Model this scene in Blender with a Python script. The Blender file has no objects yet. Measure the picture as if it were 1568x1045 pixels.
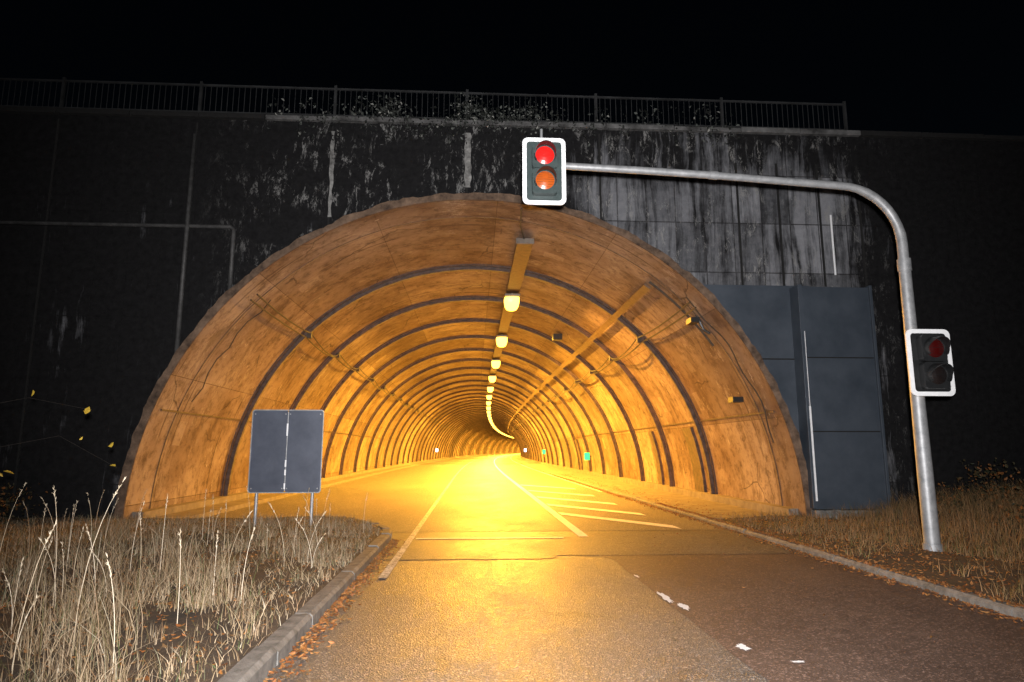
import bpy, math, random
import numpy as np
from mathutils import Vector, noise as mn
random.seed(7); rng=np.random.default_rng(7)
S=bpy.context.scene
PI=math.pi
# ------------------------------------------------------------------ helpers
def link(o,parent=None):
    S.collection.objects.link(o)
    if parent: o.parent=parent
    return o
def empty(name,loc=(0,0,0)):
    e=bpy.data.objects.new(name,None); e.empty_display_size=.2; e.location=loc
    return link(e)
def mesh(name,v,f,mat=None,parent=None,smooth=False,mats=None,midx=None):
    m=bpy.data.meshes.new(name); m.from_pydata([tuple(p) for p in v],[],f); m.update()
    for q in (mats or ([mat] if mat else [])): m.materials.append(q)
    if midx is not None: m.polygons.foreach_set('material_index',midx)
    if smooth: m.polygons.foreach_set('use_smooth',[True]*len(m.polygons))
    o=bpy.data.objects.new(name,m); return link(o,parent)
class MB:
    def __init__(s): s.v=[]; s.f=[]; s.m=[]
    def add(s,v,f,mi=0):
        b=len(s.v); s.v+=[tuple(p) for p in v]; s.f+=[tuple(i+b for i in q) for q in f]; s.m+=[mi]*len(f)
    def box(s,x0,x1,y0,y1,z0,z1,mi=0):
        s.add([(x0,y0,z0),(x1,y0,z0),(x1,y1,z0),(x0,y1,z0),(x0,y0,z1),(x1,y0,z1),(x1,y1,z1),(x0,y1,z1)],
          [(0,3,2,1),(4,5,6,7),(0,1,5,4),(1,2,6,5),(2,3,7,6),(3,0,4,7)],mi)
    def tube(s,pts,rad,n=10,mi=0,cap=True):
        pts=[Vector(p) for p in pts]
        if not hasattr(rad,'__len__'): rad=[rad]*len(pts)
        V=[];F=[]
        for i,p in enumerate(pts):
            d=(pts[min(i+1,len(pts)-1)]-pts[max(i-1,0)]).normalized()
            a=Vector((0,1,0)) if abs(d.y)<.9 else Vector((0,0,1))
            u=d.cross(a).normalized(); w=d.cross(u)
            for k in range(n):
                t=2*PI*k/n; V.append(p+(u*math.cos(t)+w*math.sin(t))*rad[i])
        for i in range(len(pts)-1):
            for k in range(n):
                F.append((i*n+k,i*n+(k+1)%n,(i+1)*n+(k+1)%n,(i+1)*n+k))
        if cap:
            F.append(tuple(range(n-1,-1,-1))); F.append(tuple((len(pts)-1)*n+k for k in range(n)))
        s.add(V,F,mi)
    def obj(s,name,mats,parent=None,smooth=False,bevel=0):
        o=mesh(name,s.v,s.f,parent=parent,mats=mats if isinstance(mats,list) else [mats],midx=s.m,smooth=smooth)
        if bevel:
            b=o.modifiers.new('bev','BEVEL'); b.width=bevel; b.segments=2; b.limit_method='ANGLE'
        return o
def auto_smooth(o,deg=40):
    m=o.modifiers.new('es','EDGE_SPLIT'); m.split_angle=math.radians(deg)

# ------------------------------------------------------------------ node helpers
def newmat(name):
    m=bpy.data.materials.new(name); m.use_nodes=True; nt=m.node_tree
    return m,nt,nt.nodes['Principled BSDF']
def L(nt,a,b): nt.links.new(a,b)
def ramp(nt,src,stops):
    r=nt.nodes.new('ShaderNodeValToRGB'); e=r.color_ramp.elements
    while len(e)>1: e.remove(e[-1])
    f=lambda c:(tuple(c) if hasattr(c,'__len__') else (c,c,c))+(1,)
    e[0].position=stops[0][0]; e[0].color=f(stops[0][1])
    for p,c in stops[1:]:
        q=e.new(p); q.color=f(c)
    L(nt,src,r.inputs[0]); return r.outputs[0]
def mapping(nt,src,scale=(1,1,1),loc=(0,0,0)):
    m=nt.nodes.new('ShaderNodeMapping'); m.inputs['Scale'].default_value=scale; m.inputs['Location'].default_value=loc
    L(nt,src,m.inputs[0]); return m.outputs[0]
def noise(nt,vec,scale,detail=5,rough=.6,dist=0):
    n=nt.nodes.new('ShaderNodeTexNoise'); n.inputs['Scale'].default_value=scale; n.inputs['Detail'].default_value=min(detail,6)
    n.inputs['Roughness'].default_value=rough; n.inputs['Distortion'].default_value=dist
    L(nt,vec,n.inputs['Vector']); return n.outputs['Fac']
def mix(nt,fac,a,b,bt='MIX'):
    m=nt.nodes.new('ShaderNodeMix'); m.data_type='RGBA'; m.blend_type=bt
    for s,i in ((fac,0),(a,6),(b,7)):
        if hasattr(s,'links'): L(nt,s,m.inputs[i])
        elif hasattr(s,'__len__'): m.inputs[i].default_value=tuple(s)+(1,)
        else: m.inputs[i].default_value=s
    return m.outputs[2]
def math_(nt,op,a,b=0,clamp=False):
    m=nt.nodes.new('ShaderNodeMath'); m.operation=op; m.use_clamp=clamp
    for s,i in ((a,0),(b,1)):
        if hasattr(s,'links'): L(nt,s,m.inputs[i])
        else: m.inputs[i].default_value=s
    return m.outputs[0]
def mrange(nt,src,a,b,c,d):
    g=nt.nodes.new('ShaderNodeMapRange'); 
    for i,v in zip((1,2,3,4),(a,b,c,d)): g.inputs[i].default_value=v
    L(nt,src,g.inputs[0]); return g.outputs[0]
def bump(nt,bs,h,strength=.3,dist=.02):
    b=nt.nodes.new('ShaderNodeBump'); b.inputs['Strength'].default_value=strength; b.inputs['Distance'].default_value=dist
    L(nt,h,b.inputs['Height']); L(nt,b.outputs[0],bs.inputs['Normal'])
def geo(nt): return nt.nodes.new('ShaderNodeNewGeometry')
def objc(nt): return nt.nodes.new('ShaderNodeTexCoord').outputs['Object']
def warp(nt,vec,scale,amp):
    nn=nt.nodes.new('ShaderNodeTexNoise'); nn.inputs['Scale'].default_value=scale; nn.inputs['Detail'].default_value=5; L(nt,vec,nn.inputs['Vector'])
    s=nt.nodes.new('ShaderNodeVectorMath'); s.operation='SCALE'; s.inputs['Scale'].default_value=amp; L(nt,nn.outputs['Color'],s.inputs[0])
    w=nt.nodes.new('ShaderNodeVectorMath'); w.operation='ADD'; L(nt,s.outputs[0],w.inputs[0]); L(nt,vec,w.inputs[1]); return w.outputs[0]

def simple(name,c1,c2,scale=4,rough=.7,metal=0,bmp=.1,spec=.5):
    m,nt,b=newmat(name); co=objc(nt); n=noise(nt,co,scale,6,.65)
    L(nt,ramp(nt,n,[(.3,c1),(.7,c2)]),b.inputs['Base Color'])
    b.inputs['Roughness'].default_value=rough; b.inputs['Metallic'].default_value=metal
    b.inputs['Specular IOR Level'].default_value=spec
    if bmp: bump(nt,b,noise(nt,co,scale*6,3),bmp,.01)
    return m
def emis(name,col,st,base=(.1,.1,.1)):
    m,nt,b=newmat(name); b.inputs['Base Color'].default_value=base+(1,)
    b.inputs['Emission Color'].default_value=col+(1,); b.inputs['Emission Strength'].default_value=st
    b.inputs['Roughness'].default_value=.3
    return m

def mat_wall():
    m,nt,b=newmat('weathered_portal_concrete'); co=objc(nt)
    sp=nt.nodes.new('ShaderNodeSeparateXYZ'); L(nt,co,sp.inputs[0])
    cb=nt.nodes.new('ShaderNodeCombineXYZ'); L(nt,sp.outputs[0],cb.inputs[0]); L(nt,sp.outputs[2],cb.inputs[1])
    P=cb.outputs[0]
    br=nt.nodes.new('ShaderNodeTexBrick'); L(nt,mapping(nt,P,loc=(.12,.35,0)),br.inputs['Vector'])
    br.offset=0; br.inputs['Scale'].default_value=1; br.inputs['Brick Width'].default_value=.66; br.inputs['Row Height'].default_value=1.15
    br.inputs['Mortar Size'].default_value=.013; br.inputs['Color1'].default_value=(.035,.039,.046,1); br.inputs['Color2'].default_value=(.25,.26,.285,1)
    br.inputs['Mortar'].default_value=(.012,.012,.014,1)
    fine=noise(nt,P,7,6,.75)
    pan=mix(nt,.35,br.outputs[0],ramp(nt,fine,[(.3,(.03,.03,.034)),(.7,(.24,.24,.25))]),'MIX')
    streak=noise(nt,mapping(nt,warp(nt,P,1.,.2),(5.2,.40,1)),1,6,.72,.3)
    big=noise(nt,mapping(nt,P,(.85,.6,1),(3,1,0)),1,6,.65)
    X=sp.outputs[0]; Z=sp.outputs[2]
    xg=mrange(nt,X,1.0,3.2,-.10,.085); xr=mrange(nt,X,8.3,10.2,0,-.36)  # soot bias, with light falloff towards the sides put into the colour
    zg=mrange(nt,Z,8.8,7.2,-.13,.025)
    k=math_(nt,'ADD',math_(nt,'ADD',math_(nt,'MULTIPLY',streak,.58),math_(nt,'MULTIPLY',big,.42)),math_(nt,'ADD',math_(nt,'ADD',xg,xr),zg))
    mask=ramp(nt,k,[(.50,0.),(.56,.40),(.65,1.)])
    soot_and_shade=ramp(nt,fine,[(.3,(.003,.003,.0035)),(.75,(.014,.014,.015))])
    col=mix(nt,mask,soot_and_shade,pan)
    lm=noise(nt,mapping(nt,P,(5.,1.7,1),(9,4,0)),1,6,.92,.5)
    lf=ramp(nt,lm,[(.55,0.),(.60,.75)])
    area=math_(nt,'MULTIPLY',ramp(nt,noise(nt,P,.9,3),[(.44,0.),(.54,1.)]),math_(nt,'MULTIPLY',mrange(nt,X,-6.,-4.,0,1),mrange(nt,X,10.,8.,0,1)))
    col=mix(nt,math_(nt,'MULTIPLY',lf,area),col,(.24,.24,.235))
    L(nt,col,b.inputs['Base Color']); b.inputs['Roughness'].default_value=.85; b.inputs['Specular IOR Level'].default_value=.2
    bump(nt,b,math_(nt,'SUBTRACT',math_(nt,'MULTIPLY',fine,.9),br.outputs['Fac']),.6,.02)
    return m
def mat_lining(name='tunnel_lining_concrete'):
    m,nt,b=newmat(name)
    uv=nt.nodes.new('ShaderNodeTexCoord').outputs['UV']; co=objc(nt)
    br=nt.nodes.new('ShaderNodeTexBrick'); L(nt,mapping(nt,uv,loc=(.3,1.1,0)),br.inputs['Vector']); br.offset=0
    br.inputs['Scale'].default_value=1; br.inputs['Brick Width'].default_value=2.7; br.inputs['Row Height'].default_value=4.0
    br.inputs['Mortar Size'].default_value=.009; br.inputs['Mortar Smooth'].default_value=.3
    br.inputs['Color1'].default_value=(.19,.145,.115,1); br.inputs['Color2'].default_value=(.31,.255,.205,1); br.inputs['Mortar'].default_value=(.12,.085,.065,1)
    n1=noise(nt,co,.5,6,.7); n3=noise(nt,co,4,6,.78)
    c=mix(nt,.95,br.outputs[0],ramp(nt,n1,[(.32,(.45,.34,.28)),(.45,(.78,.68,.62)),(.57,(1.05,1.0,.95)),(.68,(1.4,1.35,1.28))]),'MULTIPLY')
    s1=noise(nt,mapping(nt,uv,(.7,1.5,1)),1.0,6,.8)
    c=mix(nt,ramp(nt,s1,[(.52,0.),(.60,.55)]),c,(.085,.050,.034))
    s2=noise(nt,mapping(nt,uv,(.9,1.4,1),(5,5,0)),1,6,.85)
    c=mix(nt,ramp(nt,s2,[(.57,0.),(.62,.5)]),c,(.40,.345,.28))
    # thin run-down lines, sparse
    s4=noise(nt,mapping(nt,uv,(.22,7.,1),(2,9,0)),1,3,.5)
    c=mix(nt,math_(nt,'MULTIPLY',ramp(nt,s4,[(.60,0.),(.66,.7)]),ramp(nt,noise(nt,uv,.35,2),[(.45,0.),(.55,1.)])),c,(.06,.035,.025))
    v=nt.nodes.new('ShaderNodeTexVoronoi'); v.distance='CHEBYCHEV'; v.inputs['Scale'].default_value=1.; L(nt,mapping(nt,uv,(.9,1.3,1)),v.inputs['Vector'])
    sv=nt.nodes.new('ShaderNodeSeparateColor'); L(nt,v.outputs['Color'],sv.inputs[0])
    inb=math_(nt,'LESS_THAN',math_(nt,'ADD',v.outputs['Distance'],math_(nt,'MULTIPLY',n3,.10)),.30); sel=math_(nt,'GREATER_THAN',sv.outputs[0],.66)
    c=mix(nt,math_(nt,'MULTIPLY',math_(nt,'MULTIPLY',inb,sel),.42),c,mix(nt,sv.outputs[1],(.09,.06,.045),(.44,.37,.30)))
    zone=ramp(nt,noise(nt,mapping(nt,uv,(1,1,1),(3,8,0)),.45,2),[(.48,0.),(.58,1.)])
    chips=noise(nt,mapping(nt,uv,(1.6,3.0,1)),1.6,6,.85)
    c=mix(nt,math_(nt,'MULTIPLY',ramp(nt,chips,[(.60,0.),(.63,.8)]),zone),c,(.055,.033,.025))
    c=mix(nt,math_(nt,'MULTIPLY',ramp(nt,chips,[(.37,.8),(.40,0.)]),zone),c,(.48,.42,.36))
    c=mix(nt,ramp(nt,n3,[(.36,.5),(.48,0.)]),c,(.07,.045,.03))
    vc=nt.nodes.new('ShaderNodeTexVoronoi'); vc.feature='DISTANCE_TO_EDGE'; vc.inputs['Scale'].default_value=.32
    L(nt,warp(nt,uv,2.,.35),vc.inputs['Vector'])
    crack=ramp(nt,vc.outputs['Distance'],[(0.,.8),(.004,.35),(.008,0.)])
    c=mix(nt,math_(nt,'MULTIPLY',crack,ramp(nt,noise(nt,uv,.5,2),[(.50,0.),(.56,1.)])),c,(.025,.013,.01))
    L(nt,c,b.inputs['Base Color']); b.inputs['Roughness'].default_value=.75; b.inputs['Specular IOR Level'].default_value=.2
    bump(nt,b,math_(nt,'SUBTRACT',math_(nt,'MULTIPLY',n3,.7),math_(nt,'MULTIPLY',br.outputs['Fac'],1.2)),.55,.025)
    return m
def mat_asphalt(name,c1,c2,r0,r1,bs=.5,crack=0,spec=.5):
    m,nt,b=newmat(name); co=objc(nt)
    fine=noise(nt,co,60,4,.8); mid=noise(nt,co,7,6,.78); big=noise(nt,mapping(nt,co,(1,.45,1)),.9,6,.65)
    c=mix(nt,.5,ramp(nt,fine,[(.35,c1),(.68,c2)]),ramp(nt,big,[(.35,c1),(.65,c2)]))
    if crack:
        vo=nt.nodes.new('ShaderNodeTexVoronoi'); vo.feature='DISTANCE_TO_EDGE'; vo.inputs['Scale'].default_value=.42
        L(nt,warp(nt,co,2.,.8),vo.inputs['Vector'])
        c=mix(nt,ramp(nt,vo.outputs['Distance'],[(0.,.6),(.004,.4),(.008,0.)]),c,(.012,.011,.01))
    v2=nt.nodes.new('ShaderNodeTexVoronoi'); v2.inputs['Scale'].default_value=75; L(nt,co,v2.inputs['Vector'])
    sv=nt.nodes.new('ShaderNodeSeparateColor'); L(nt,v2.outputs['Color'],sv.inputs[0])
    c=mix(nt,ramp(nt,sv.outputs[0],[(.80,0.),(.95,.6)]),c,(c2[0]*3.2,c2[1]*3.1,c2[2]*3.0))
    c=mix(nt,ramp(nt,mid,[(.56,0.),(.66,.5)]),c,(c2[0]*1.7,c2[1]*1.65,c2[2]*1.6))
    c=mix(nt,ramp(nt,mid,[(.34,.6),(.45,0.)]),c,(c1[0]*.5,c1[1]*.5,c1[2]*.5))
    L(nt,c,b.inputs['Base Color']); b.inputs['Specular IOR Level'].default_value=spec
    L(nt,ramp(nt,math_(nt,'ADD',math_(nt,'MULTIPLY',big,.5),math_(nt,'MULTIPLY',mid,.5)),[(.4,r0),(.6,r1)]),b.inputs['Roughness'])
    bump(nt,b,math_(nt,'ADD',v2.outputs['Distance'],math_(nt,'MULTIPLY',fine,.6)),bs,.006)
    return m
def mat_paint(name,a=.40,b_=.5):
    m,nt,b=newmat(name); co=objc(nt)
    n=noise(nt,co,14,6,.9)
    L(nt,ramp(nt,n,[(a,(.15,.14,.12)),(b_,(.80,.80,.78))]),b.inputs['Base Color']); b.inputs['Roughness'].default_value=.6
    return m
def mat_rand(name,stops,rough=.7):
    m,nt,b=newmat(name); g=geo(nt); L(nt,ramp(nt,g.outputs['Random Per Island'],stops),b.inputs['Base Color'])
    b.inputs['Roughness'].default_value=rough; b.inputs['Specular IOR Level'].default_value=.25
    return m
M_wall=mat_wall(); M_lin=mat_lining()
M_asph=mat_asphalt('old_asphalt',(.050,.046,.042),(.115,.107,.098),.42,.60,1.,1,.65)
M_asph2=mat_asphalt('brown_resurfaced_asphalt',(.060,.041,.034),(.11,.077,.064),.50,.66,.6,0,.5)
M_tun=mat_asphalt('tunnel_roadway',(.10,.094,.08),(.175,.16,.14),.52,.70,.35,0,.30)
M_apr=mat_asphalt('apron_asphalt',(.060,.056,.048),(.12,.11,.098),.48,.64,.6,1,.45)
M_paint=mat_paint('worn_white_road_paint',.36,.46); M_paint2=mat_paint('faded_edge_paint',.44,.58)
M_kerb=simple('kerb_concrete',(.07,.07,.065),(.22,.21,.195),9,.85,0,.8)
M_walk=simple('walkway_concrete',(.12,.10,.085),(.24,.21,.17),3,.75,0,.4)
M_soil=simple('verge_soil',(.018,.013,.009),(.08,.055,.035),5,.95,0,.8)
M_hill=simple('hill_soil',(.006,.007,.005),(.018,.018,.012),.8,.95,0,.8,.1)
M_galv=simple('galvanised_steel',(.20,.21,.22),(.36,.37,.38),9,.5,.35,.05)
M_rail=simple('weathered_railing_steel',(.006,.0065,.007),(.035,.037,.039),2,.75,.1,.05)
M_rib=simple('tunnel_rib_steel',(.035,.024,.02),(.14,.095,.075),6,.5,.2,.2)
M_tray=simple('rusty_cable_tray',(.08,.048,.03),(.17,.11,.07),8,.6,.2,.1)
M_cable=simple('cable_rubber',(.03,.025,.02),(.06,.05,.04),8,.6)
M_black=simple('black_plastic',(.008,.009,.010),(.016,.017,.018),8,.45,0,0)
M_teal=simple('signal_housing_green_grey',(.028,.042,.042),(.05,.068,.068),8,.4,0,0)
M_white=simple('white_reflective_edging_and_highlight',(.72,.74,.76),(.85,.86,.88),12,.4,0,0)
M_steelp=simple('grey_painted_steel',(.032,.043,.058),(.060,.074,.094),1.6,.5,.1,.04)
M_signp=simple('sign_back_blue_grey',(.050,.060,.085),(.080,.093,.125),3,.4,.2,.05)
M_cap=simple('coping_concrete',(.008,.008,.008),(.15,.15,.15),3.0,.85,0,.6)
M_collar=simple('collar_concrete',(.030,.020,.015),(.21,.14,.095),3.5,.85,0,.8,.2)
M_lime=simple('lime_deposit',(.012,.012,.012),(.32,.32,.31),6,.8,0,.3)
M_joint_shade=simple('dark_joint_sealant_and_shade',(.004,.004,.004),(.012,.012,.012),9,.9,0,0)
M_pipe=simple('conduit_grey',(.025,.025,.025),(.08,.08,.08),6,.6,0,0)
M_sod=emis('sodium_lamp_diffuser',(1.,.60,.075),6.,(.5,.35,.1))
M_house=simple('lamp_housing',(.2,.18,.16),(.3,.28,.25),6,.5,.3,0)
M_red=emis('lit_red_lens',(1.,.015,.01),1.0,(.22,.006,.006))
M_amb=emis('lit_amber_lens',(1.,.15,.01),.40,(.22,.05,.008))
M_reddim=emis('dim_red_lens',(1.,.02,.01),.015,(.03,.002,.002))
M_dark=simple('unlit_lens',(.008,.006,.006),(.014,.009,.008),5,.35,0,0)
M_green=emis('green_escape_lamp',(.02,1.,.22),2.2,(.01,.12,.04))
M_wlamp=emis('white_lamp',(.8,.8,1.),8.)
M_grass=mat_rand('dry_grass_blades',[(0,(.08,.055,.03)),(.25,(.24,.175,.10)),(.55,(.38,.30,.20)),(.8,(.20,.115,.06)),(.95,(.06,.09,.03)),(1,(.55,.47,.36))],.7)
M_rgrass=mat_rand('short_verge_grass',[(0,(.05,.045,.02)),(.4,(.20,.12,.055)),(.8,(.30,.17,.08)),(1,(.07,.08,.02))],.75)
M_stalk=mat_rand('seed_stalk',[(0,(.40,.32,.21)),(1,(.62,.54,.42))],.7)
M_leafl=mat_rand('fallen_leaves',[(0,(.08,.03,.012)),(.4,(.22,.08,.025)),(.7,(.32,.15,.05)),(1,(.10,.06,.03))],.6)
M_ivy=mat_rand('ivy_leaves',[(0,(.006,.007,.006)),(.65,(.025,.028,.025)),(.92,(.11,.12,.11)),(1,(.28,.28,.26))],.5)
M_yl=mat_rand('yellow_autumn_leaves',[(0,(.35,.22,.02)),(.6,(.55,.38,.05)),(1,(.2,.10,.02))],.5)
M_bush=mat_rand('shrub_leaves',[(0,(.015,.02,.01)),(.6,(.06,.045,.02)),(1,(.22,.08,.02))],.6)
M_bark=simple('bark',(.01,.008,.006),(.03,.022,.016),12,.9,0,.5)

# ------------------------------------------------------------------ tunnel geometry
CX=.04; R=6.85; YP=14.0; YEND=400.
def off(y): return 0. if y<35 else (y-35)**2/3400.
ys=list(np.arange(14.0,40,1.))+list(np.arange(40,YEND+1,4.))
def arc_shell(b,ys,a0,a1,ns,ro,ri,mi=0):
    A=[math.radians(a0+(a1-a0)*i/ns) for i in range(ns+1)]
    V=[];F=[];n=ns+1
    for y in ys:
        c=CX+off(y)
        for r in (ro,ri):
            for a in A: V.append((c+r*math.cos(a),y,r*math.sin(a)))
    for j in range(len(ys)-1):
        o=j*2*n; p=o+2*n
        for i in range(ns):
            F.append((o+i,o+i+1,p+i+1,p+i)); F.append((o+n+i,p+n+i,p+n+i+1,o+n+i+1))
        F.append((o,p,p+n,o+n)); F.append((o+ns,o+n+ns,p+n+ns,p+ns))
    for e in (0,len(ys)-1):
        o=e*2*n
        for i in range(ns): F.append((o+i,o+n+i,o+n+i+1,o+i+1))
    b.add(V,F,mi)
tunnel=empty('road_tunnel',(0,0,0))
V=[];F=[];ns=72;ly=sorted(set([13.72]+ys))
for y in ly:
    c=CX+off(y)
    for i in range(ns+1):
        a=math.radians(-1.5+183*i/ns); V.append((c+(R+.01)*math.cos(a),y,(R+.01)*math.sin(a)))
for j in range(len(ly)-1):
    for i in range(ns):
        o=j*(ns+1)+i; F.append((o,o+ns+1,o+ns+2,o+1))
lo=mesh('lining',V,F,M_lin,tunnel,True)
uv=lo.data.uv_layers.new(name='UVMap')
for lp in lo.data.loops:
    v=lp.vertex_index; j,i=divmod(v,ns+1)
    uv.data[lp.index].uv=(i/ns*R*math.radians(183),ly[j])
b=MB(); c=CX+off(YEND); b.box(c-9,c+9,YEND,YEND+.5,-.5,9); b.obj('end_bulkhead',M_hill,tunnel)
b=MB(); y=18.9
while y<YEND:
    n=48 if y<80 else 24
    arc_shell(b,[y-.06,y+.06],0,180,n,R+.02,R-.13)
    arc_shell(b,[y-.17,y+.17],0,180,n,R+.015,R-.03)
    y+=4.
b.obj('ribs',M_rib,tunnel)
b=MB()
arc_shell(b,[14.75,14.78],0,180,48,R+.02,R-.002); b.obj('ring_joint',M_rib,tunnel)
b=MB()
for a in (19.6,160.2): arc_shell(b,ys,a,a+.30,1,R+.02,R-.018)
b.obj('panel_ledges',M_rib,tunnel)
b=MB()
arc_shell(b,[14.05]+ys[1:],-1,2.2,2,R+.02,R-.20); arc_shell(b,[14.05]+ys[1:],177.8,181,2,R+.02,R-.20)
b.obj('wall_footing',M_walk,tunnel)
b=MB(); arc_shell(b,[13.70,14.03],-.5,180.5,220,R+.17,R+.013)
nv=[]
for (x,y,z) in b.v:
    r=math.hypot(x-CX,z)
    if r>R+.1:
        d=.05*mn.noise(Vector((x*2.5,y,z*2.5)))+.03*mn.noise(Vector((x*9,y,z*9))); x=CX+(x-CX)*(1+d/r); z=z*(1+d/r)
    nv.append((x,y,z))
b.v=nv; b.obj('portal_collar',M_collar,tunnel)
def sweep(b,x0,x1,z0,z1,ys,mi=0):
    V=[];F=[]
    for y in ys:
        o=off(y); V+=[(x0+o,y,z0),(x1+o,y,z0),(x1+o,y,z1),(x0+o,y,z1)]
    for j in range(len(ys)-1):
        for k in range(4): F.append((j*4+k,j*4+(k+1)%4,j*4+4+(k+1)%4,j*4+4+k))
    F.append((3,2,1,0)); e=(len(ys)-1)*4; F.append((e,e+1,e+2,e+3)); b.add(V,F,mi)
yt=[15.6]+[y for y in ys if y>15.6]
b=MB(); sweep(b,1.04,1.40,6.50,6.53,yt); sweep(b,1.02,1.04,6.50,6.60,yt); sweep(b,1.40,1.42,6.50,6.60,yt)
y=16.
while y<120:
    b.box(1.06+off(y),1.09+off(y),y,y+.03,6.53,6.80); b.box(1.35+off(y),1.38+off(y),y,y+.03,6.53,6.76); y+=2.
b.box(1.0,1.44,15.55,15.6,6.48,6.62,1)
b.obj('lamp_cable_tray',[M_tray,M_walk],tunnel)
b=MB(); yt2=[15.1]+[y for y in ys if y>15.1]; arc_shell(b,yt2,52.0,53.5,1,R-.12,R-.17)
b.obj('side_cable_tray',M_tray,tunnel)
b=MB()
for ang,sg in ((134.5,.26),(136.,.12),(45.,.24),(43.5,.12)):
    pts=[]
    knots=[14.1]+[18.9+4*i for i in range(24)]
    for k in range(len(knots)-1):
        for t in np.linspace(0,1,7)[:-1]:
            yy=knots[k]+(knots[k+1]-knots[k])*t; a=math.radians(ang); r=R-.15
            s=sg*(.4+1.1*((k*37)%10)/10)*4*t*(1-t)
            pts.append((CX+off(yy)+r*math.cos(a)*(1-.3*s/5),yy,r*math.sin(a)-s))
    b.tube(pts,.020,6)
b.tube([(CX+(R-.04)*math.cos(math.radians(a)),15.2+.12*math.sin(a*.7),(R-.04)*math.sin(math.radians(a))) for a in range(134,160,3)],.013,6)
b.tube([(CX+(R-.05)*math.cos(math.radians(a)),15.05,(R-.05)*math.sin(math.radians(a))) for a in range(53,33,-2)],.03,6)
b.tube([(CX+(R-.04)*math.cos(math.radians(a)),14.4+.1*math.sin(a*.5),(R-.04)*math.sin(math.radians(a))) for a in range(46,12,-2)],.016,6)
b.tube([(1.0,13.75,6.7),(1.05,14.8,6.68),(1.2,15.6,6.6)],.018,6)
for yy in [18.9+4*i for i in range(10)]:
    for ang in (135,44.5):
        a=math.radians(ang); x=CX+off(yy)+(R-.17)*math.cos(a); z=(R-.17)*math.sin(a)
        b.box(x-.06,x+.06,yy-.14,yy-.02,z-.1,z+.06)
b.obj('cables',M_cable,tunnel,smooth=False)
b=MB()
for (y0,y1) in ((19.6,20.4),(24,24.5),(42,43.4)):
    arc_shell(b,[y0,y1],2,18.5,5,R+.01,R-.07)
b.obj('wall_niche_doors',M_rib,tunnel)
b=MB(); b.box(3.05,3.4,25.1,25.5,5.72,5.95); b.box(5.95,6.2,14.9,15.2,2.58,2.70)
b.box(4.95,5.15,14.6,14.95,4.38,4.5); b.tube([(5.15,14.8,4.6),(5.3,14.8,4.25),(5.45,14.8,4.15)],.035,8)
b.obj('ceiling_equipment',M_black,tunnel)
def strip(name,x0,x1,y0,y1,z,mat,parent):
    yy=[y0]+[y for y in ys if y0<y<y1]+[y1]; V=[];F=[]
    for y in yy: V+=[(x0+off(y),y,z),(x1+off(y),y,z)]
    for j in range(len(yy)-1): F.append((2*j,2*j+1,2*j+3,2*j+2))
    return mesh(name,V,F,mat,parent)
# ------------------------------------------------------------------ ground and road
mesh('ground',[(-900,-400,-.03),(900,-400,-.03),(900,1400,-.03),(-900,1400,-.03)],[(0,1,2,3)],M_hill)
road=empty('road')
mesh('asphalt_surface',[(-3,-60,0),(4.9,-60,0),(4.9,14.0,0),(-3,14.0,0)],[(0,1,2,3)],M_asph,road)
edge=[(1.92+.03*mn.noise(Vector((0,y*1.7,0)))+.012*mn.noise(Vector((3,y*9,0))),y) for y in np.arange(-10,9.4,.12)]
poly=[(1.92,-60,.004)]+[(x,y,.004) for x,y in edge]+[(1.75,9.9,.004),(4.9,9.9,.004),(4.9,-60,.004)]
b=MB(); b.add(poly,[tuple(range(len(poly)))[::-1]]); b.obj('right_lane_surface',M_asph2,road)
bx=[(x,9.45+.07*mn.noise(Vector((x*2,0,7)))+.04*mn.noise(Vector((x*9,0,7)))+(0 if x<1.2 else .25)) for x in np.arange(-3.2,4.95,.08)]
poly=[(x,y,.008) for x,y in bx]+[(4.9,12.6,.008),(-3.2,12.6,.008)]
b=MB(); b.add(poly,[tuple(range(len(poly)))]); b.obj('portal_apron',M_apr,road)
bx=[(x,12.55+.03*mn.noise(Vector((x*2,0,17)))) for x in np.arange(-3.2,4.95,.2)]
poly=[(x,y,.012) for x,y in bx]+[(4.9,13.95,.012),(-3.2,13.95,.012)]
b=MB(); b.add(poly,[tuple(range(len(poly)))]); b.obj('portal_threshold',M_tun,road)
strip('tunnel_roadway',-6.83,4.9,13.9,YEND,.008,M_tun,road)
pm=empty('road_markings')
strip('edge_line',-1.09,-.99,8.1,YEND,.017,M_paint2,pm)
strip('lane_line',1.83,2.0,11.7,YEND,.017,M_paint,pm)
strip('kerbside_line',4.55,4.65,24,YEND,.017,M_paint,pm)
b=MB(); z=.017
b.add([(-.95,11.5,z),(1.55,11.5,z),(1.55,11.64,z),(-.95,11.64,z)],[(0,1,2,3)]); b.obj('stop_line',M_paint,pm)
b=MB()
for s in (15.6,18.2,21.2,24.6,28.6):
    b.add([(2.04,s,z),(3.95,s-2.9,z),(3.95,s-2.3,z),(2.04,s+.65,z)],[(0,1,2,3)])
b.obj('hatching',M_paint,pm)
b=MB()
def blob(cx,cy,lx,ly_):
    P=[]
    for k in range(30):
        t=2*PI*k/30; r=1+.7*mn.noise(Vector((math.cos(t)*3+cx*9,math.sin(t)*3,cy*5)))
        P.append((cx+lx*r*math.cos(t),cy+ly_*r*math.sin(t),.008))
    b.add(P,[tuple(range(30))])
for q in ((1.96,6.95,.035,.26),(2.02,6.55,.045,.14),(2.06,5.22,.045,.08),(1.95,8.1,.02,.08),(2.3,4.85,.05,.02)): blob(*q)
b.obj('worn_line_remains',M_white,pm)

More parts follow.
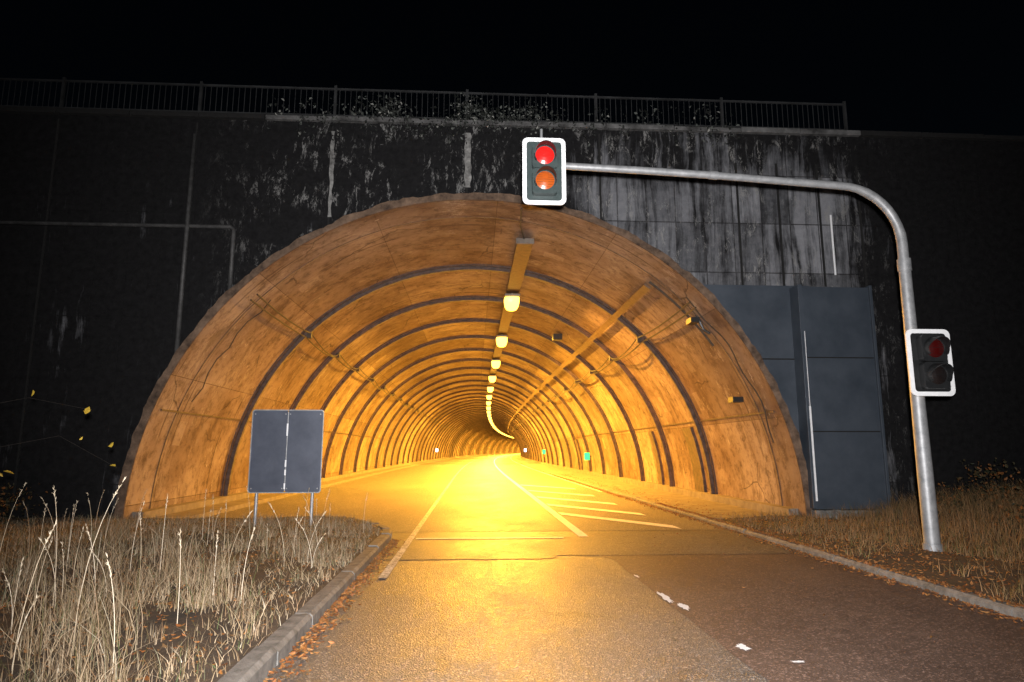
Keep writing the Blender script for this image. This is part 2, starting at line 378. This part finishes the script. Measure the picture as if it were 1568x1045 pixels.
def kx(y): return -1.35-(0 if y<11 else .95*((y-11)/2.9)**2.6)
path=[(kx(y),y) for y in list(np.arange(-20,11,1.))+list(np.arange(11,13.91,.42))]
path+= [(-2.7,14.0),(-3.6,14.03),(-4.6,14.04),(-5.6,14.04),(-6.5,14.04)]
def kerb(name,path,side,w=.15,h=.12):
    b=MB()
    for i in range(len(path)-1):
        p=Vector((*path[i],0)); q=Vector((*path[i+1],0)); d=(q-p); l=d.length; d/=l; n=Vector((-d.y,d.x,0))*side
        g=.006; j=random.uniform(-.012,.012); hh=h+random.uniform(-.01,.01)
        p2=p+d*g; q2=q-d*g+n*random.uniform(-.006,.006)
        c=.03
        pr=[(0,-.05),(0,hh-c),(c,hh),(w,hh),(w,-.05)]
        V=[(p2+n*(s+j*.3))+Vector((0,0,z)) for s,z in pr]+[(q2+n*(s+j*.3))+Vector((0,0,z)) for s,z in pr]
        F=[(k,k+5,(k+1)%5+5,(k+1)%5) for k in range(5)]+[(0,1,2,3,4),(9,8,7,6,5)]
        b.add(V,F)
    return b.obj(name,M_kerb)
kerb('kerb',path,1)
rp=[(4.85+off(y),y) for y in list(np.arange(-20,100,1.))+list(np.arange(100,400,4.))]
kerb('kerb',rp,-1,.13,.085)
def terr(x,y,side):
    d=abs(x-(-1.5)) if side<0 else abs(x-5.0)
    e=min(1,d/1.2)
    h=(.10 if side<0 else .07)+e*.05*(1+mn.noise(Vector((x*.8,y*.8,0))))+.02*e*mn.noise(Vector((x*4,y*4,3)))
    if side>0: h+=max(0,x-7.2)*.10*min(1,max(0,(14.5-y)/3+.2))+max(0,x-12)*.25
    else: h+=max(0,-x-9)*.15
    return h
def verge(name,side,yy,x_in,x_out,n):
    V=[];F=[]
    for y in yy:
        a=x_in(y)
        for i in range(n+1):
            t=(i/n)**1.8; x=a+(x_out-a)*t; V.append((x,y,terr(x,y,side)))
    for j in range(len(yy)-1):
        for i in range(n):
            o=j*(n+1)+i; F.append((o,o+1,o+n+2,o+n+1) if side>0 else (o,o+n+1,o+n+2,o+1))
    return mesh(name,V,F,M_soil,None,True)
yv=list(np.arange(-20,14.,.3))+[13.97]
verge('grass_verge',-1,yv,lambda y:kx(min(y,13.9))-.14,-40,60)
verge('grass_verge',1,yv,lambda y:4.97,40,60)
b=MB(); sweep(b,4.97,6.86,-.02,.078,[13.97]+ys[1:]); b.obj('tunnel_walkway',M_walk)
b=MB(); sweep(b,-6.83,-5.95,-.02,.11,[14.3]+ys[1:]); b.obj('tunnel_walkway',M_walk)
XL,XR,ZT=-24.,24.0,8.72
V=[];F=[];xs=list(np.arange(-90,-25,4.))+list(np.arange(-24,24.5,1.))+list(np.arange(28,140,4.)); yh=[14.58,15.5,17,20,24]+list(np.arange(30,460,15))
for y in yh:
    for x in xs: V.append((x,y,8.55+.35*mn.noise(Vector((x*.15,y*.15,0)))))
w=len(xs)
for j in range(len(yh)-1):
    for i in range(w-1):
        o=j*w+i; F.append((o,o+1,o+w+1,o+w))
mesh('hill',V,F,M_hill,None,True)

# ------------------------------------------------------------------ portal wall
pw=empty('tunnel_portal_wall')
b=MB(); n=96
for yy,fl in ((14.0,0),(14.6,1)):
    V=[];F=[]
    for i in range(n+1):
        a=PI-PI*i/n; x=CX+(R+.05)*math.cos(a); V+=[(x,yy,(R+.05)*math.sin(a)),(x,yy,ZT)]
    for i in range(n): F.append((2*i,2*i+2,2*i+3,2*i+1) if not fl else (2*i,2*i+1,2*i+3,2*i+2))
    b.add(V,F)
    xl=CX-R-.05; xr=CX+R+.05
    b.add([(XL,yy,-.1),(xl,yy,-.1),(xl,yy,ZT),(XL,yy,ZT),(xr,yy,-.1),(XR,yy,-.1),(XR,yy,ZT),(xr,yy,ZT)],[(0,1,2,3),(4,5,6,7)])
b.add([(XL,14.0,ZT),(XR,14.0,ZT),(XR,14.6,ZT),(XL,14.6,ZT),(XL,14,-.1),(XL,14.6,-.1),(XR,14,-.1),(XR,14.6,-.1)],[(0,1,2,3),(0,3,5,4),(1,6,7,2)])
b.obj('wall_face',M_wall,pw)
b=MB(); x=XL
while x<XR-.1:
    l=min(random.uniform(1.4,1.6),XR-x); dk=1 if (x>8.6 or x<-5.5) else 0  # end stones near-black: light fading along the coping put into the colour
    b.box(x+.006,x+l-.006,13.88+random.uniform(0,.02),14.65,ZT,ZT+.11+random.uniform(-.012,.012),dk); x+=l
b.obj('coping',[M_cap,M_joint_shade],pw,bevel=.015)
b=MB()
for X in (-12.1,-9.1,-6.15,-3.2,-.2,2.8):
    zb=math.sqrt(max(0,R*R-(X-CX)**2))+.3 if abs(X-CX)<R else .2
    b.box(X-.02,X+.02,13.975,14.0,zb,ZT-.1,0)
for (xa,xb,za,zb_) in ((-.25,-.12,7.25,8.55),(-3.22,-3.15,6.5,8.5)):
    V=[];F=[];n=40
    for i in range(n+1):
        z=za+(zb_-za)*i/n; o1=.05*mn.noise(Vector((z*4,1,xa))); o2=.05*mn.noise(Vector((z*5,4,xa)))
        V+=[(xa+o1,13.972,z),(xb+o2,13.972,z)]
    for i in range(n): F.append((2*i,2*i+1,2*i+3,2*i+2))
    b.add(V,F,1)
b.obj('expansion_joints',[M_joint_shade,M_lime],pw)
b=MB()
for X in (5.95,6.9,7.85,8.8): b.box(X-.022,X+.022,13.975,14.0,5.1,8.0)
b.obj('panel_joints',M_joint_shade,pw)
b=MB(); b.tube([(-14.8,13.94,6.22),(-5.25,13.94,6.22),(-5.18,13.94,6.15),(-5.18,13.94,4.75)],.045,8); b.tube([(-6.15,13.9,8.3),(-6.15,13.9,3.3)],.045,8)
b.tube([(-10.2,13.94,6.2),(-10.2,13.94,.3)],.03,8)
b.obj('conduits',M_pipe,pw,smooth=True)
b=MB(); b.tube([(8.05,13.9,6.75),(8.05,13.9,5.35)],.022,8); b.obj('marker_rod',M_white,pw)
b=MB(); V=[];F=[]
A=[math.radians(a) for a in np.linspace(2.5,46.3,24)]
for a in A: V+=[(CX+(R+.20)*math.cos(a),13.93,(R+.20)*math.sin(a)),(7.45,13.93,(R+.20)*math.sin(a)),(CX+(R+.20)*math.cos(a),14.01,(R+.20)*math.sin(a)),(7.45,14.01,(R+.20)*math.sin(a))]
for i in range(len(A)-1):
    o=4*i; F+=[(o,o+1,o+5,o+4),(o,o+4,o+6,o+2),(o+1,o+3,o+7,o+5)]
F+=[(len(V)-4,len(V)-3,len(V)-1,len(V)-2)]
b.add(V,F)
b.box(7.08,8.6,13.62,14.02,.28,5.0)
b.box(6.98,7.075,13.55,13.98,.3,5.03,0)
b.box(6.2,7.0,13.915,13.93,3.43,3.46,1); b.box(7.10,8.58,13.60,13.62,1.86,1.885,1); b.box(7.10,8.58,13.60,13.62,3.43,3.455,1)
b.box(8.6,8.66,13.58,14.0,.26,5.04,0)
b.obj('steel_cladding',[M_steelp,M_joint_shade],pw,bevel=.006)
b=MB(); b.box(7.035,7.072,13.535,13.55,.45,2.4); b.box(7.05,7.06,13.535,13.55,2.4,4.0); b.obj('cladding_edge_highlight',M_white,pw)  # painted highlight: white strips for light caught on the cladding's side face
b=MB(); b.box(7.0,8.8,13.5,14.0,-.05,.27); b.box(7.3,7.42,13.3,13.42,-.05,.3); b.obj('plinth',M_kerb,pw,bevel=.02)
b=MB(); y0=14.2
for i in range(12):
    X=-24.2+3*i-.02; b.box(X-.03,X+.03,y0-.03,y0+.03,ZT+.1,9.72)
b.box(-24,8.8,y0-.022,y0+.022,9.62,9.66); b.box(-24,8.8,y0-.015,y0+.015,8.98,9.01)
X=-24
while X<8.8: b.box(X-.006,X+.006,y0-.006,y0+.006,9.0,9.62); X+=.125
b.obj('railing_fence',M_rail)

def leafcloud(name,pts,size,mat,parent=None,flat=0.):
    V=[];F=[]
    for p in pts:
        s=size*random.uniform(.55,1.3)
        d=Vector((random.gauss(0,1),random.gauss(0,1),random.gauss(0,1)*(1-flat))).normalized()
        u=Vector((random.gauss(0,1),random.gauss(0,1),random.gauss(0,1)*(1-flat)+.001)); w=d.cross(u)
        if flat: w=d.cross(Vector((random.gauss(0,.3),random.gauss(0,.3),1)))
        w.normalize(); u=d; p=Vector(p); nrm=u.cross(w).normalized()*s*.15
        k=len(V)
        V+=[p-u*s*.5,p-u*s*.1+w*s*.32+nrm,p+u*s*.25+w*s*.22+nrm,p+u*s*.6,p+u*s*.25-w*s*.22+nrm,p-u*s*.1-w*s*.32+nrm]
        F+=[(k,k+1,k+2,k+3),(k,k+3,k+4,k+5)]
    return mesh(name,V,F,mat,parent)
P=[]
for _ in range(80):
    cx=random.choice([random.gauss(-.9,.9),random.gauss(.6,.7),random.uniform(-5,6),random.gauss(-2.3,.5)]); cz=random.uniform(8.75,9.2)
    for _ in range(random.randint(8,40)): P.append((random.gauss(cx,.17),random.gauss(14.0,.1)-.06,random.gauss(cz,.12)))
for _ in range(60):
    cx=random.choice([random.gauss(-.5,1.6),random.uniform(-4,6)]); l=random.uniform(.1,.6)
    for k in range(int(l*22)): P.append((cx+random.gauss(0,.05),13.84+random.gauss(0,.02),8.8-random.uniform(0,l)))
leafcloud('ivy_plant',P,.07,M_ivy)

# ------------------------------------------------------------------ tunnel lamps
bl=MB(); bl.box(-.24,.24,-.5,.5,.10,.17,0); bl.box(-.03,.03,-.3,-.26,.17,.24,0); bl.box(-.03,.03,.26,.3,.17,.24,0)
V=[];F=[];nu,nv_=16,7
for j in range(nv_+1):
    ph=PI/2*j/nv_
    for k in range(nu):
        t=2*PI*k/nu; cx_,sy_=math.cos(t),math.sin(t)
        sx=abs(cx_)**.6*math.copysign(1,cx_); sy=abs(sy_)**.6*math.copysign(1,sy_)
        V.append((.25*sx*math.cos(ph)**.5 if j<nv_ else 0,.42*sy*math.cos(ph)**.5 if j<nv_ else 0,.10-.36*math.sin(ph)))
for j in range(nv_):
    for k in range(nu): F.append((j*nu+k,j*nu+(k+1)%nu,(j+1)*nu+(k+1)%nu,(j+1)*nu+k))
bl.add(V,F,1)
base=bl.obj('tunnel_ceiling_lamp',[M_house,M_sod],None); lm=base.data
y=21.; i=0
while y<YEND-5:
    o=base if i==0 else link(bpy.data.objects.new('tunnel_ceiling_lamp',lm))
    o.location=(1.2+off(y),y,6.24)
    step=1 if y<60 else (2 if y<130 else 3)
    if i%step==0:
        ld=bpy.data.lights.new('sodium_light','AREA'); ld.shape='RECTANGLE'; ld.size=.3; ld.size_y=.8
        ld.color=(1.,.41,.05) if i==0 else (1.,.47,.045)
        ld.energy=(2300 if i==0 else 5000)*step
        lo=bpy.data.objects.new('sodium_light',ld); link(lo,o); lo.location=(0,0,-.28)
    y+=7.7 if y<60 else 8.; i+=1
for k,(x,yy,z,mt) in enumerate(((6.35,37.4,1.15,M_green),(6.32,62,1.35,M_green),(6.3,95,1.5,M_wlamp),(-6.2,95,1.5,M_wlamp))):
    b=MB(); x=x+off(yy)
    b.box(x-.08,x+.08,yy-.12,yy+.12,z-.16,z+.16,0); b.box(x-.15,x+.15,yy-.17,yy-.12,z-.2,z+.2,1); b.box(x-.02,x+.3,yy-.02,yy+.02,z-.02,z+.02,0) if x>3 else b.box(x-.3,x,yy-.02,yy+.02,z-.02,z+.02,0)
    b.obj('escape_route_lamp',[M_black,mt],None,bevel=.01)

# ------------------------------------------------------------------ traffic signals
def rrect(w,h,r,n=6):
    P=[]
    for cx,cz,a0 in ((w/2-r,h/2-r,0),(-w/2+r,h/2-r,90),(-w/2+r,-h/2+r,180),(w/2-r,-h/2+r,270)):
        for k in range(n+1):
            a=math.radians(a0+90*k/n); P.append((cx+r*math.cos(a),cz+r*math.sin(a)))
    return P
def plate(b,w,h,r,y0,y1,mi,c=(0,0)):
    P=rrect(w,h,r); n=len(P)
    V=[(x+c[0],y0,z+c[1]) for x,z in P]+[(x+c[0],y1,z+c[1]) for x,z in P]
    F=[tuple(range(n)),tuple(range(n,2*n))[::-1]]+[(k,k+n,(k+1)%n+n,(k+1)%n) for k in range(n)]
    b.add(V,F,mi)
def frame(b,w,h,r,t,y0,y1,mi):
    P=rrect(w,h,r); Q=rrect(w-2*t,h-2*t,max(.01,r-t*.6)); n=len(P)
    V=[(x,y0,z) for x,z in P]+[(x,y0,z) for x,z in Q]+[(x,y1,z) for x,z in P]+[(x,y1,z) for x,z in Q]
    F=[]
    for k in range(n):
        j=(k+1)%n; F+=[(k,j,n+j,n+k),(2*n+k,3*n+k,3*n+j,2*n+j),(k,2*n+k,2*n+j,j),(n+k,n+j,3*n+j,3*n+k)]
    b.add(V,F,mi)
def lens(b,cz,rad,y,mi):
    V=[(0,y-.035,cz)];F=[];n=28
    for ri,rr in enumerate((.35,.7,1.)):
        for k in range(n):
            t=2*PI*k/n; V.append((rad*rr*math.cos(t),y-.035*(1-rr*rr),cz+rad*rr*math.sin(t)))
    for k in range(n):
        F.append((0,1+(k+1)%n,1+k))
        for q in range(2): F.append((1+q*n+k,1+q*n+(k+1)%n,1+(q+1)*n+(k+1)%n,1+(q+1)*n+k))
    b.add(V,F,mi)
def visor(b,cz,rad,y0,ln,mi):
    n=22;V=[];F=[]
    for k in range(n+1):
        t=math.radians(-35+250*k/n); c,s=math.cos(t),math.sin(t); l=ln*(.45+.55*max(0,s))
        for rr in (rad,rad+.008):
            V+=[(rr*c,y0,cz+rr*s),(rr*c,y0-l,cz+rr*s-l*.12)]
    for k in range(n):
        o=4*k;p=o+4; F+=[(o,o+1,p+1,p),(o+2,p+2,p+3,o+3),(o+1,o+3,p+3,p+1)]
    b.add(V,F,mi)
def signal(loc,w,h,m1,m2,parent,t=.055,inner=0.):
    b=MB()
    frame(b,w,h,.085,t,-.012,.012,0)
    plate(b,w-2*t+.01,h-2*t+.01,.05,-.004,.004,1)
    plate(b,.36,.375,.05,-.12,.16,5,(0,.19)); plate(b,.36,.375,.05,-.12,.16,5,(0,-.195))
    for cz,mi in ((.19,2),(-.19,3)):
        lens(b,cz,.135,-.125,mi); visor(b,cz,.15,-.12,.2,4)
        for k in range(-3,4):
            hw=math.sqrt(.125**2-(k*.035)**2); b.box(-hw,hw,-.163+abs(k)*.008,-.160+abs(k)*.008,cz+k*.035-.0015,cz+k*.035+.0015,4)
    o=b.obj('signal_head',[M_white,M_teal if inner else M_black,m1,m2,M_black,M_black if not inner else M_teal],parent)
    o.location=loc; return o
tl=empty('traffic_light_gantry')
b=MB()
pts=[(6.4,9.2,-.1),(6.4,9.2,1.2),(6.4,9.2,2.4),(6.4,9.2,4.2)]
b.tube(pts,[.105,.102,.09,.082],20)
b.tube([(6.4,9.2,4.12),(6.4,9.2,4.3)],.095,20); b.tube([(6.4,9.2,.1),(6.4,9.2,.2)],.125,20)
arc=[(6.4,9.2,4.3)]
for k in range(11):
    a=math.radians(90*k/10); arc.append((5.5+.9*math.cos(a)*1.0,9.2,4.55+.89*math.sin(a)))
arc+=[(4.5,9.2,5.50),(3.54,9.2,5.56),(2.4,9.2,5.61),(1.0,9.2,5.66)]
b.tube(arc,[.075]*3+[.068]*6+[.06]*3+[.056]*3+[.052],16)
b.tube([(3.5,9.2,5.562),(3.62,9.2,5.556)],.066,16)
b.tube([(.97,9.2,5.4),(.97,9.2,6.22)],.022,10); b.tube([(6.4,9.12,2.6),(6.4,9.2,2.6)],.05)
b.box(6.3,6.6,9.05,9.12,2.9,2.94); b.box(6.3,6.6,9.05,9.12,2.45,2.49)
b.box(.9,1.04,9.05,9.25,5.6,5.72)
o=b.obj('pole_and_arm',M_galv,tl,smooth=True); auto_smooth(o,50)
signal((.985,9.0,5.47),.63,1.02,M_red,M_amb,tl,.06,1)
signal((6.50,9.0,2.72),.65,.96,M_reddim,M_dark,tl,.06,0)

# ------------------------------------------------------------------ folding sign
sg=empty('folding_traffic_sign')
b=MB(); w,h=1.28,1.48; cx,cz=-3.36,1.47
plate(b,w/2-.012,h,.05,12.28,12.30,0,(cx-w/4,cz)); plate(b,w/2-.012,h,.05,12.28,12.30,0,(cx+w/4,cz))
b2=MB(); frame(b2,w,h,.05,.016,12.265,12.282,0); b2.v=[(x+cx,y,z+cz) for x,y,z in b2.v]; b2.obj('edge_trim',M_galv,sg)
b.obj('panels',M_signp,sg)
b=MB()
b.tube([(cx,12.275,cz-.7),(cx,12.275,cz+.7)],.011,8)
b.obj('hinge',M_galv,sg)
b=MB()
for z,hh_ in ((cz+.38,.11),(cz-.22,.06),(cz-.38,.05),(cz-.62,.05)): b.box(cx-.012,cx+.014,12.255,12.263,z-hh_,z+hh_)
b.obj('hinge_leaves',M_white,sg)
b=MB()
for X in (cx-.5,cx+.48): b.tube([(X,12.34,-.1),(X,12.34,2.15)],.03,12)
for z in (1.0,1.9): b.box(cx-.6,cx+.6,12.302,12.325,z-.03,z+.03)
b.obj('posts',M_galv,sg,smooth=False)
b=MB()
for X in (cx-.58,cx-.04,cx+.04,cx+.58):
    for z in (cz-.66,cz+.66): b.tube([(X,12.255,z),(X,12.262,z)],.012,8)
b.obj('bolts',M_galv,sg)

# ------------------------------------------------------------------ grass
def blades(name,pos,h,w,lean,mat,nseg=3):
    n=len(pos); ang=rng.uniform(0,2*PI,n); face=rng.uniform(0,2*PI,n)
    t=np.linspace(0,1,nseg+1)
    V=np.zeros((n,nseg+1,2,3))
    for i,tt in enumerate(t):
        c=np.stack([pos[:,0]+np.cos(ang)*lean*h*tt**1.8,pos[:,1]+np.sin(ang)*lean*h*tt**1.8,pos[:,2]+h*tt*(1-.25*lean*tt)],1)
        ww=w*(1-tt*.92)
        d=np.stack([np.cos(face)*ww,np.sin(face)*ww,np.zeros(n)],1)
        V[:,i,0]=c-d; V[:,i,1]=c+d
    V=V.reshape(-1,3); k=(nseg+1)*2
    basei=(np.arange(n)*k)[:,None]
    q=np.concatenate([basei+np.array([2*i,2*i+1,2*i+3,2*i+2]) for i in range(nseg)],1).reshape(-1,4)
    m=bpy.data.meshes.new(name); m.from_pydata(V.tolist(),[],q.tolist()); m.materials.append(mat); m.update()
    return link(bpy.data.objects.new(name,m))
pos=[];hh=[];ln=[]
def okL(x,y): return x<kx(min(y,13.9))-.16 and y<13.9
for _ in range(1700):
    y=rng.uniform(2.6,13.8); x=-1.55-abs(rng.uniform(0,1))**1.15*9.5
    if not okL(x,y): continue
    if mn.noise(Vector((x*1.1,y*1.1,2)))<-.04: continue
    k=rng.integers(8,34); sc=(.40 if y<8 else .40-(y-8)*.046)*rng.uniform(.35,1.4)
    if x>-2.1: sc*=.6
    dx,dy=rng.normal(0,.12,2)
    for _ in range(k):
        xx=x+rng.normal(0,.07); yy=y+rng.normal(0,.07)
        if not okL(xx,yy): continue
        pos.append((xx,yy,terr(xx,yy,-1)-.01)); hh.append(sc*rng.uniform(.4,1.25)); ln.append(abs(rng.normal(.35,.45)))
pos=np.array(pos); blades('dry_grass',pos,np.array(hh),rng.uniform(.0016,.0040,len(pos)),np.array(ln),M_grass)
pos=[]
for _ in range(36000):
    y=rng.uniform(2.6,13.85); x=-1.5-rng.uniform(0,1)*10
    if okL(x,y) and mn.noise(Vector((x*1.5,y*1.5,8)))>-.3: pos.append((x,y,terr(x,y,-1)-.01))
pos=np.array(pos); n=len(pos); blades('undergrowth_grass',pos,rng.uniform(.04,.17,n),rng.uniform(.002,.005,n),np.abs(rng.normal(.8,.5,n)),M_grass,2)
pos=[]
for _ in range(46000):
    y=rng.uniform(3,13.9); x=5.05+rng.uniform(0,1)**1.0*9
    if mn.noise(Vector((x*.9,y*.9,5)))+.25*rng.uniform(-1,1)+min(.5,(x-6)*.25)>-.1 : pos.append((x,y,terr(x,y,1)-.01))
pos=np.array(pos); n=len(pos); blades('verge_grass',pos,rng.uniform(.05,.24,n)*(1+np.clip(pos[:,0]-7.,0,2)*.8),rng.uniform(.003,.006,n),np.abs(rng.normal(.5,.4,n)),M_rgrass,2)
b=MB()
ST=[(-2.85,5.2,1.15),(-3.6,6.2,1.05),(-2.75,4.4,.9),(-4.9,7.4,1.0),(-2.3,5.6,.7),(-3.3,7.5,.9),(-2.05,6.3,.65),(-2.2,8.2,.75)]
for _ in range(60):
    ST.append((-1.75-rng.uniform(0,1)*6,rng.uniform(4,12),rng.uniform(.35,.8)))
for x,y,h in ST:
    if not okL(x,y): continue
    z=terr(x,y,-1); a=rng.uniform(0,2*PI); l=rng.uniform(.05,.30)*h
    pts=[(x+math.cos(a)*l*t**2,y+math.sin(a)*l*t**2,z+h*t-.08*h*t**4) for t in np.linspace(0,1,8)]
    b.tube(pts,[.0033,.0031,.0028,.0026,.0022,.002,.0016,.0013],5)
    e=Vector(pts[-1]); d=(e-Vector(pts[-2])).normalized()
    for _ in range(16):
        q=rng.uniform(-.10,.06); s=e+d*q; dd=(d+Vector(rng.normal(0,.3,3))).normalized()
        b.tube([s,s+dd*.012,s+dd*.028],[.001,.0026,.0005],4,cap=False)
b.obj('seed_grass_stalks',M_stalk)
P=[]
for _ in range(3600):
    y=rng.uniform(2.5,40); P.append((4.84-abs(rng.normal(0,.10)),y,.02))
for _ in range(1500):
    y=rng.uniform(2.5,11.5); P.append((kx(y)+abs(rng.normal(0,.09))+.01,y,.02))
for _ in range(4200):
    y=rng.uniform(3,13.8); x=5.0+abs(rng.normal(0,1.7)); P.append((x,y,terr(x,y,1)+.02))
for _ in range(2200): 
    y=rng.uniform(3,18); P.append((4.88+rng.uniform(0,.14),y,.095))
for _ in range(4500):
    y=rng.uniform(3,13.8); x=-1.55-rng.uniform(0,8); 
    if okL(x,y): P.append((x,y,terr(x,y,-1)+.02))
for _ in range(700):
    y=rng.uniform(14,40); P.append((5.05+abs(rng.normal(0,.4)),y,.10))
for _ in range(22): P.append((rng.uniform(2.2,4.7),rng.uniform(5,14),.015))
leafcloud('leaf_litter',P,.042,M_leafl,None,.75)

# ------------------------------------------------------------------ sapling, shrubs
sp=empty('autumn_sapling')
b=MB(); tips=[]
def branch(p,d,l,r,depth):
    pts=[Vector(p)]; dd=Vector(d)
    for k in range(5):
        dd=(dd+Vector((random.gauss(0,.15),random.gauss(0,.15),random.gauss(.02,.1)))).normalized(); pts.append(pts[-1]+dd*l/5)
        if depth<3 and random.random()<.75: branch(pts[-1],(dd+Vector((random.gauss(0,.7),random.gauss(0,.7),random.gauss(.1,.4)))).normalized(),l*.55,r*.5,depth+1)
        if depth>=1: tips.append(pts[-1].copy())
    b.tube(pts,[r*(1-.15*k) for k in range(6)],6)
branch((-8.3,9.2,.1),(.05,0,1),1.9,.03,0); branch((-8.5,8.9,.1),(.15,-.05,1),1.6,.025,0)
b.obj('stems',M_bark,sp)
P=[t+Vector((random.gauss(0,.06),random.gauss(0,.06),random.gauss(0,.06))) for t in tips if random.random()<.2]
P+=[Vector(q) for q in ((-4.55,8.1,1.95),(-4.6,8.12,1.93),(-5.2,8.1,2.15),(-4.3,8.2,1.55),(-4.65,8.2,1.62),(-4.2,8.1,1.3),(-5.5,8.2,1.2),(-5.45,8.25,1.22))]
leafcloud('leaves',P,.085,M_yl,sp)
b=MB(); b.tube([(-8.2,8.9,1.2),(-6.0,8.4,2.0),(-5.3,8.2,2.1),(-4.5,8.1,1.95)],[.007,.004,.002,.0012],5); b.tube([(-8.2,8.9,.9),(-5.8,8.4,1.5),(-4.9,8.2,1.65),(-4.15,8.1,1.28)],[.006,.003,.002,.0012],5); b.obj('low_twigs',M_bark,sp)
for cx,cy,rz,rr in ((9.8,12.2,1.0,1.2),(11.8,11.2,1.4,1.5),(9.0,9.8,.55,.8),(8.2,8.2,.4,.5),(-9.6,12.4,1.1,1.6),(-12,11,1.6,1.6)):
    P=[]
    for _ in range(60):
        a=random.uniform(0,2*PI); q=random.random()**.5; c=Vector((cx+rr*q*math.cos(a),cy+rr*q*math.sin(a)*.8,.15+rz*random.random()*(1.1-q*.7)))
        for _ in range(38): P.append(c+Vector((random.gauss(0,.15),random.gauss(0,.15),random.gauss(0,.12))))
    leafcloud('shrub',P,.06,M_bush)

# ------------------------------------------------------------------ world, lights, camera
wd=bpy.data.worlds.new('World'); S.world=wd; wd.use_nodes=True; nt=wd.node_tree
sk=nt.nodes.new('ShaderNodeTexSky'); sk.sky_type='NISHITA'; sk.sun_disc=False; sk.sun_elevation=math.radians(25); sk.sun_rotation=math.radians(200)
L(nt,sk.outputs[0],nt.nodes['Background'].inputs[0]); nt.nodes['Background'].inputs[1].default_value=.0004
sd=bpy.data.lights.new('moon','SUN'); sd.energy=.004; sd.angle=math.radians(.5); sd.color=(.8,.88,1)
so=bpy.data.objects.new('moon',sd); link(so); so.rotation_euler=(math.radians(65),0,math.radians(-20))
sl=bpy.data.lights.new('camera_flash','SPOT'); sl.energy=8800; sl.spot_size=math.radians(104); sl.spot_blend=1.; sl.shadow_soft_size=.06; sl.color=(1,.96,.95)
lo=bpy.data.objects.new('camera_flash',sl); link(lo); lo.location=(.05,-.15,1.66)
lo.rotation_euler=(Vector((1.3,14,3.6))-Vector(lo.location)).to_track_quat('-Z','Y').to_euler()

cd=bpy.data.cameras.new('camera'); cam=bpy.data.objects.new('camera',cd); link(cam); cd.sensor_width=36; cd.lens=23.23; cd.clip_end=3000; cd.clip_start=.05
cam.location=(0,0,1.48); cam.rotation_euler=(math.radians(99.4),0,math.radians(-3.3)); S.camera=cam
S.view_settings.view_transform='Standard'; S.view_settings.look='None'; S.view_settings.exposure=0
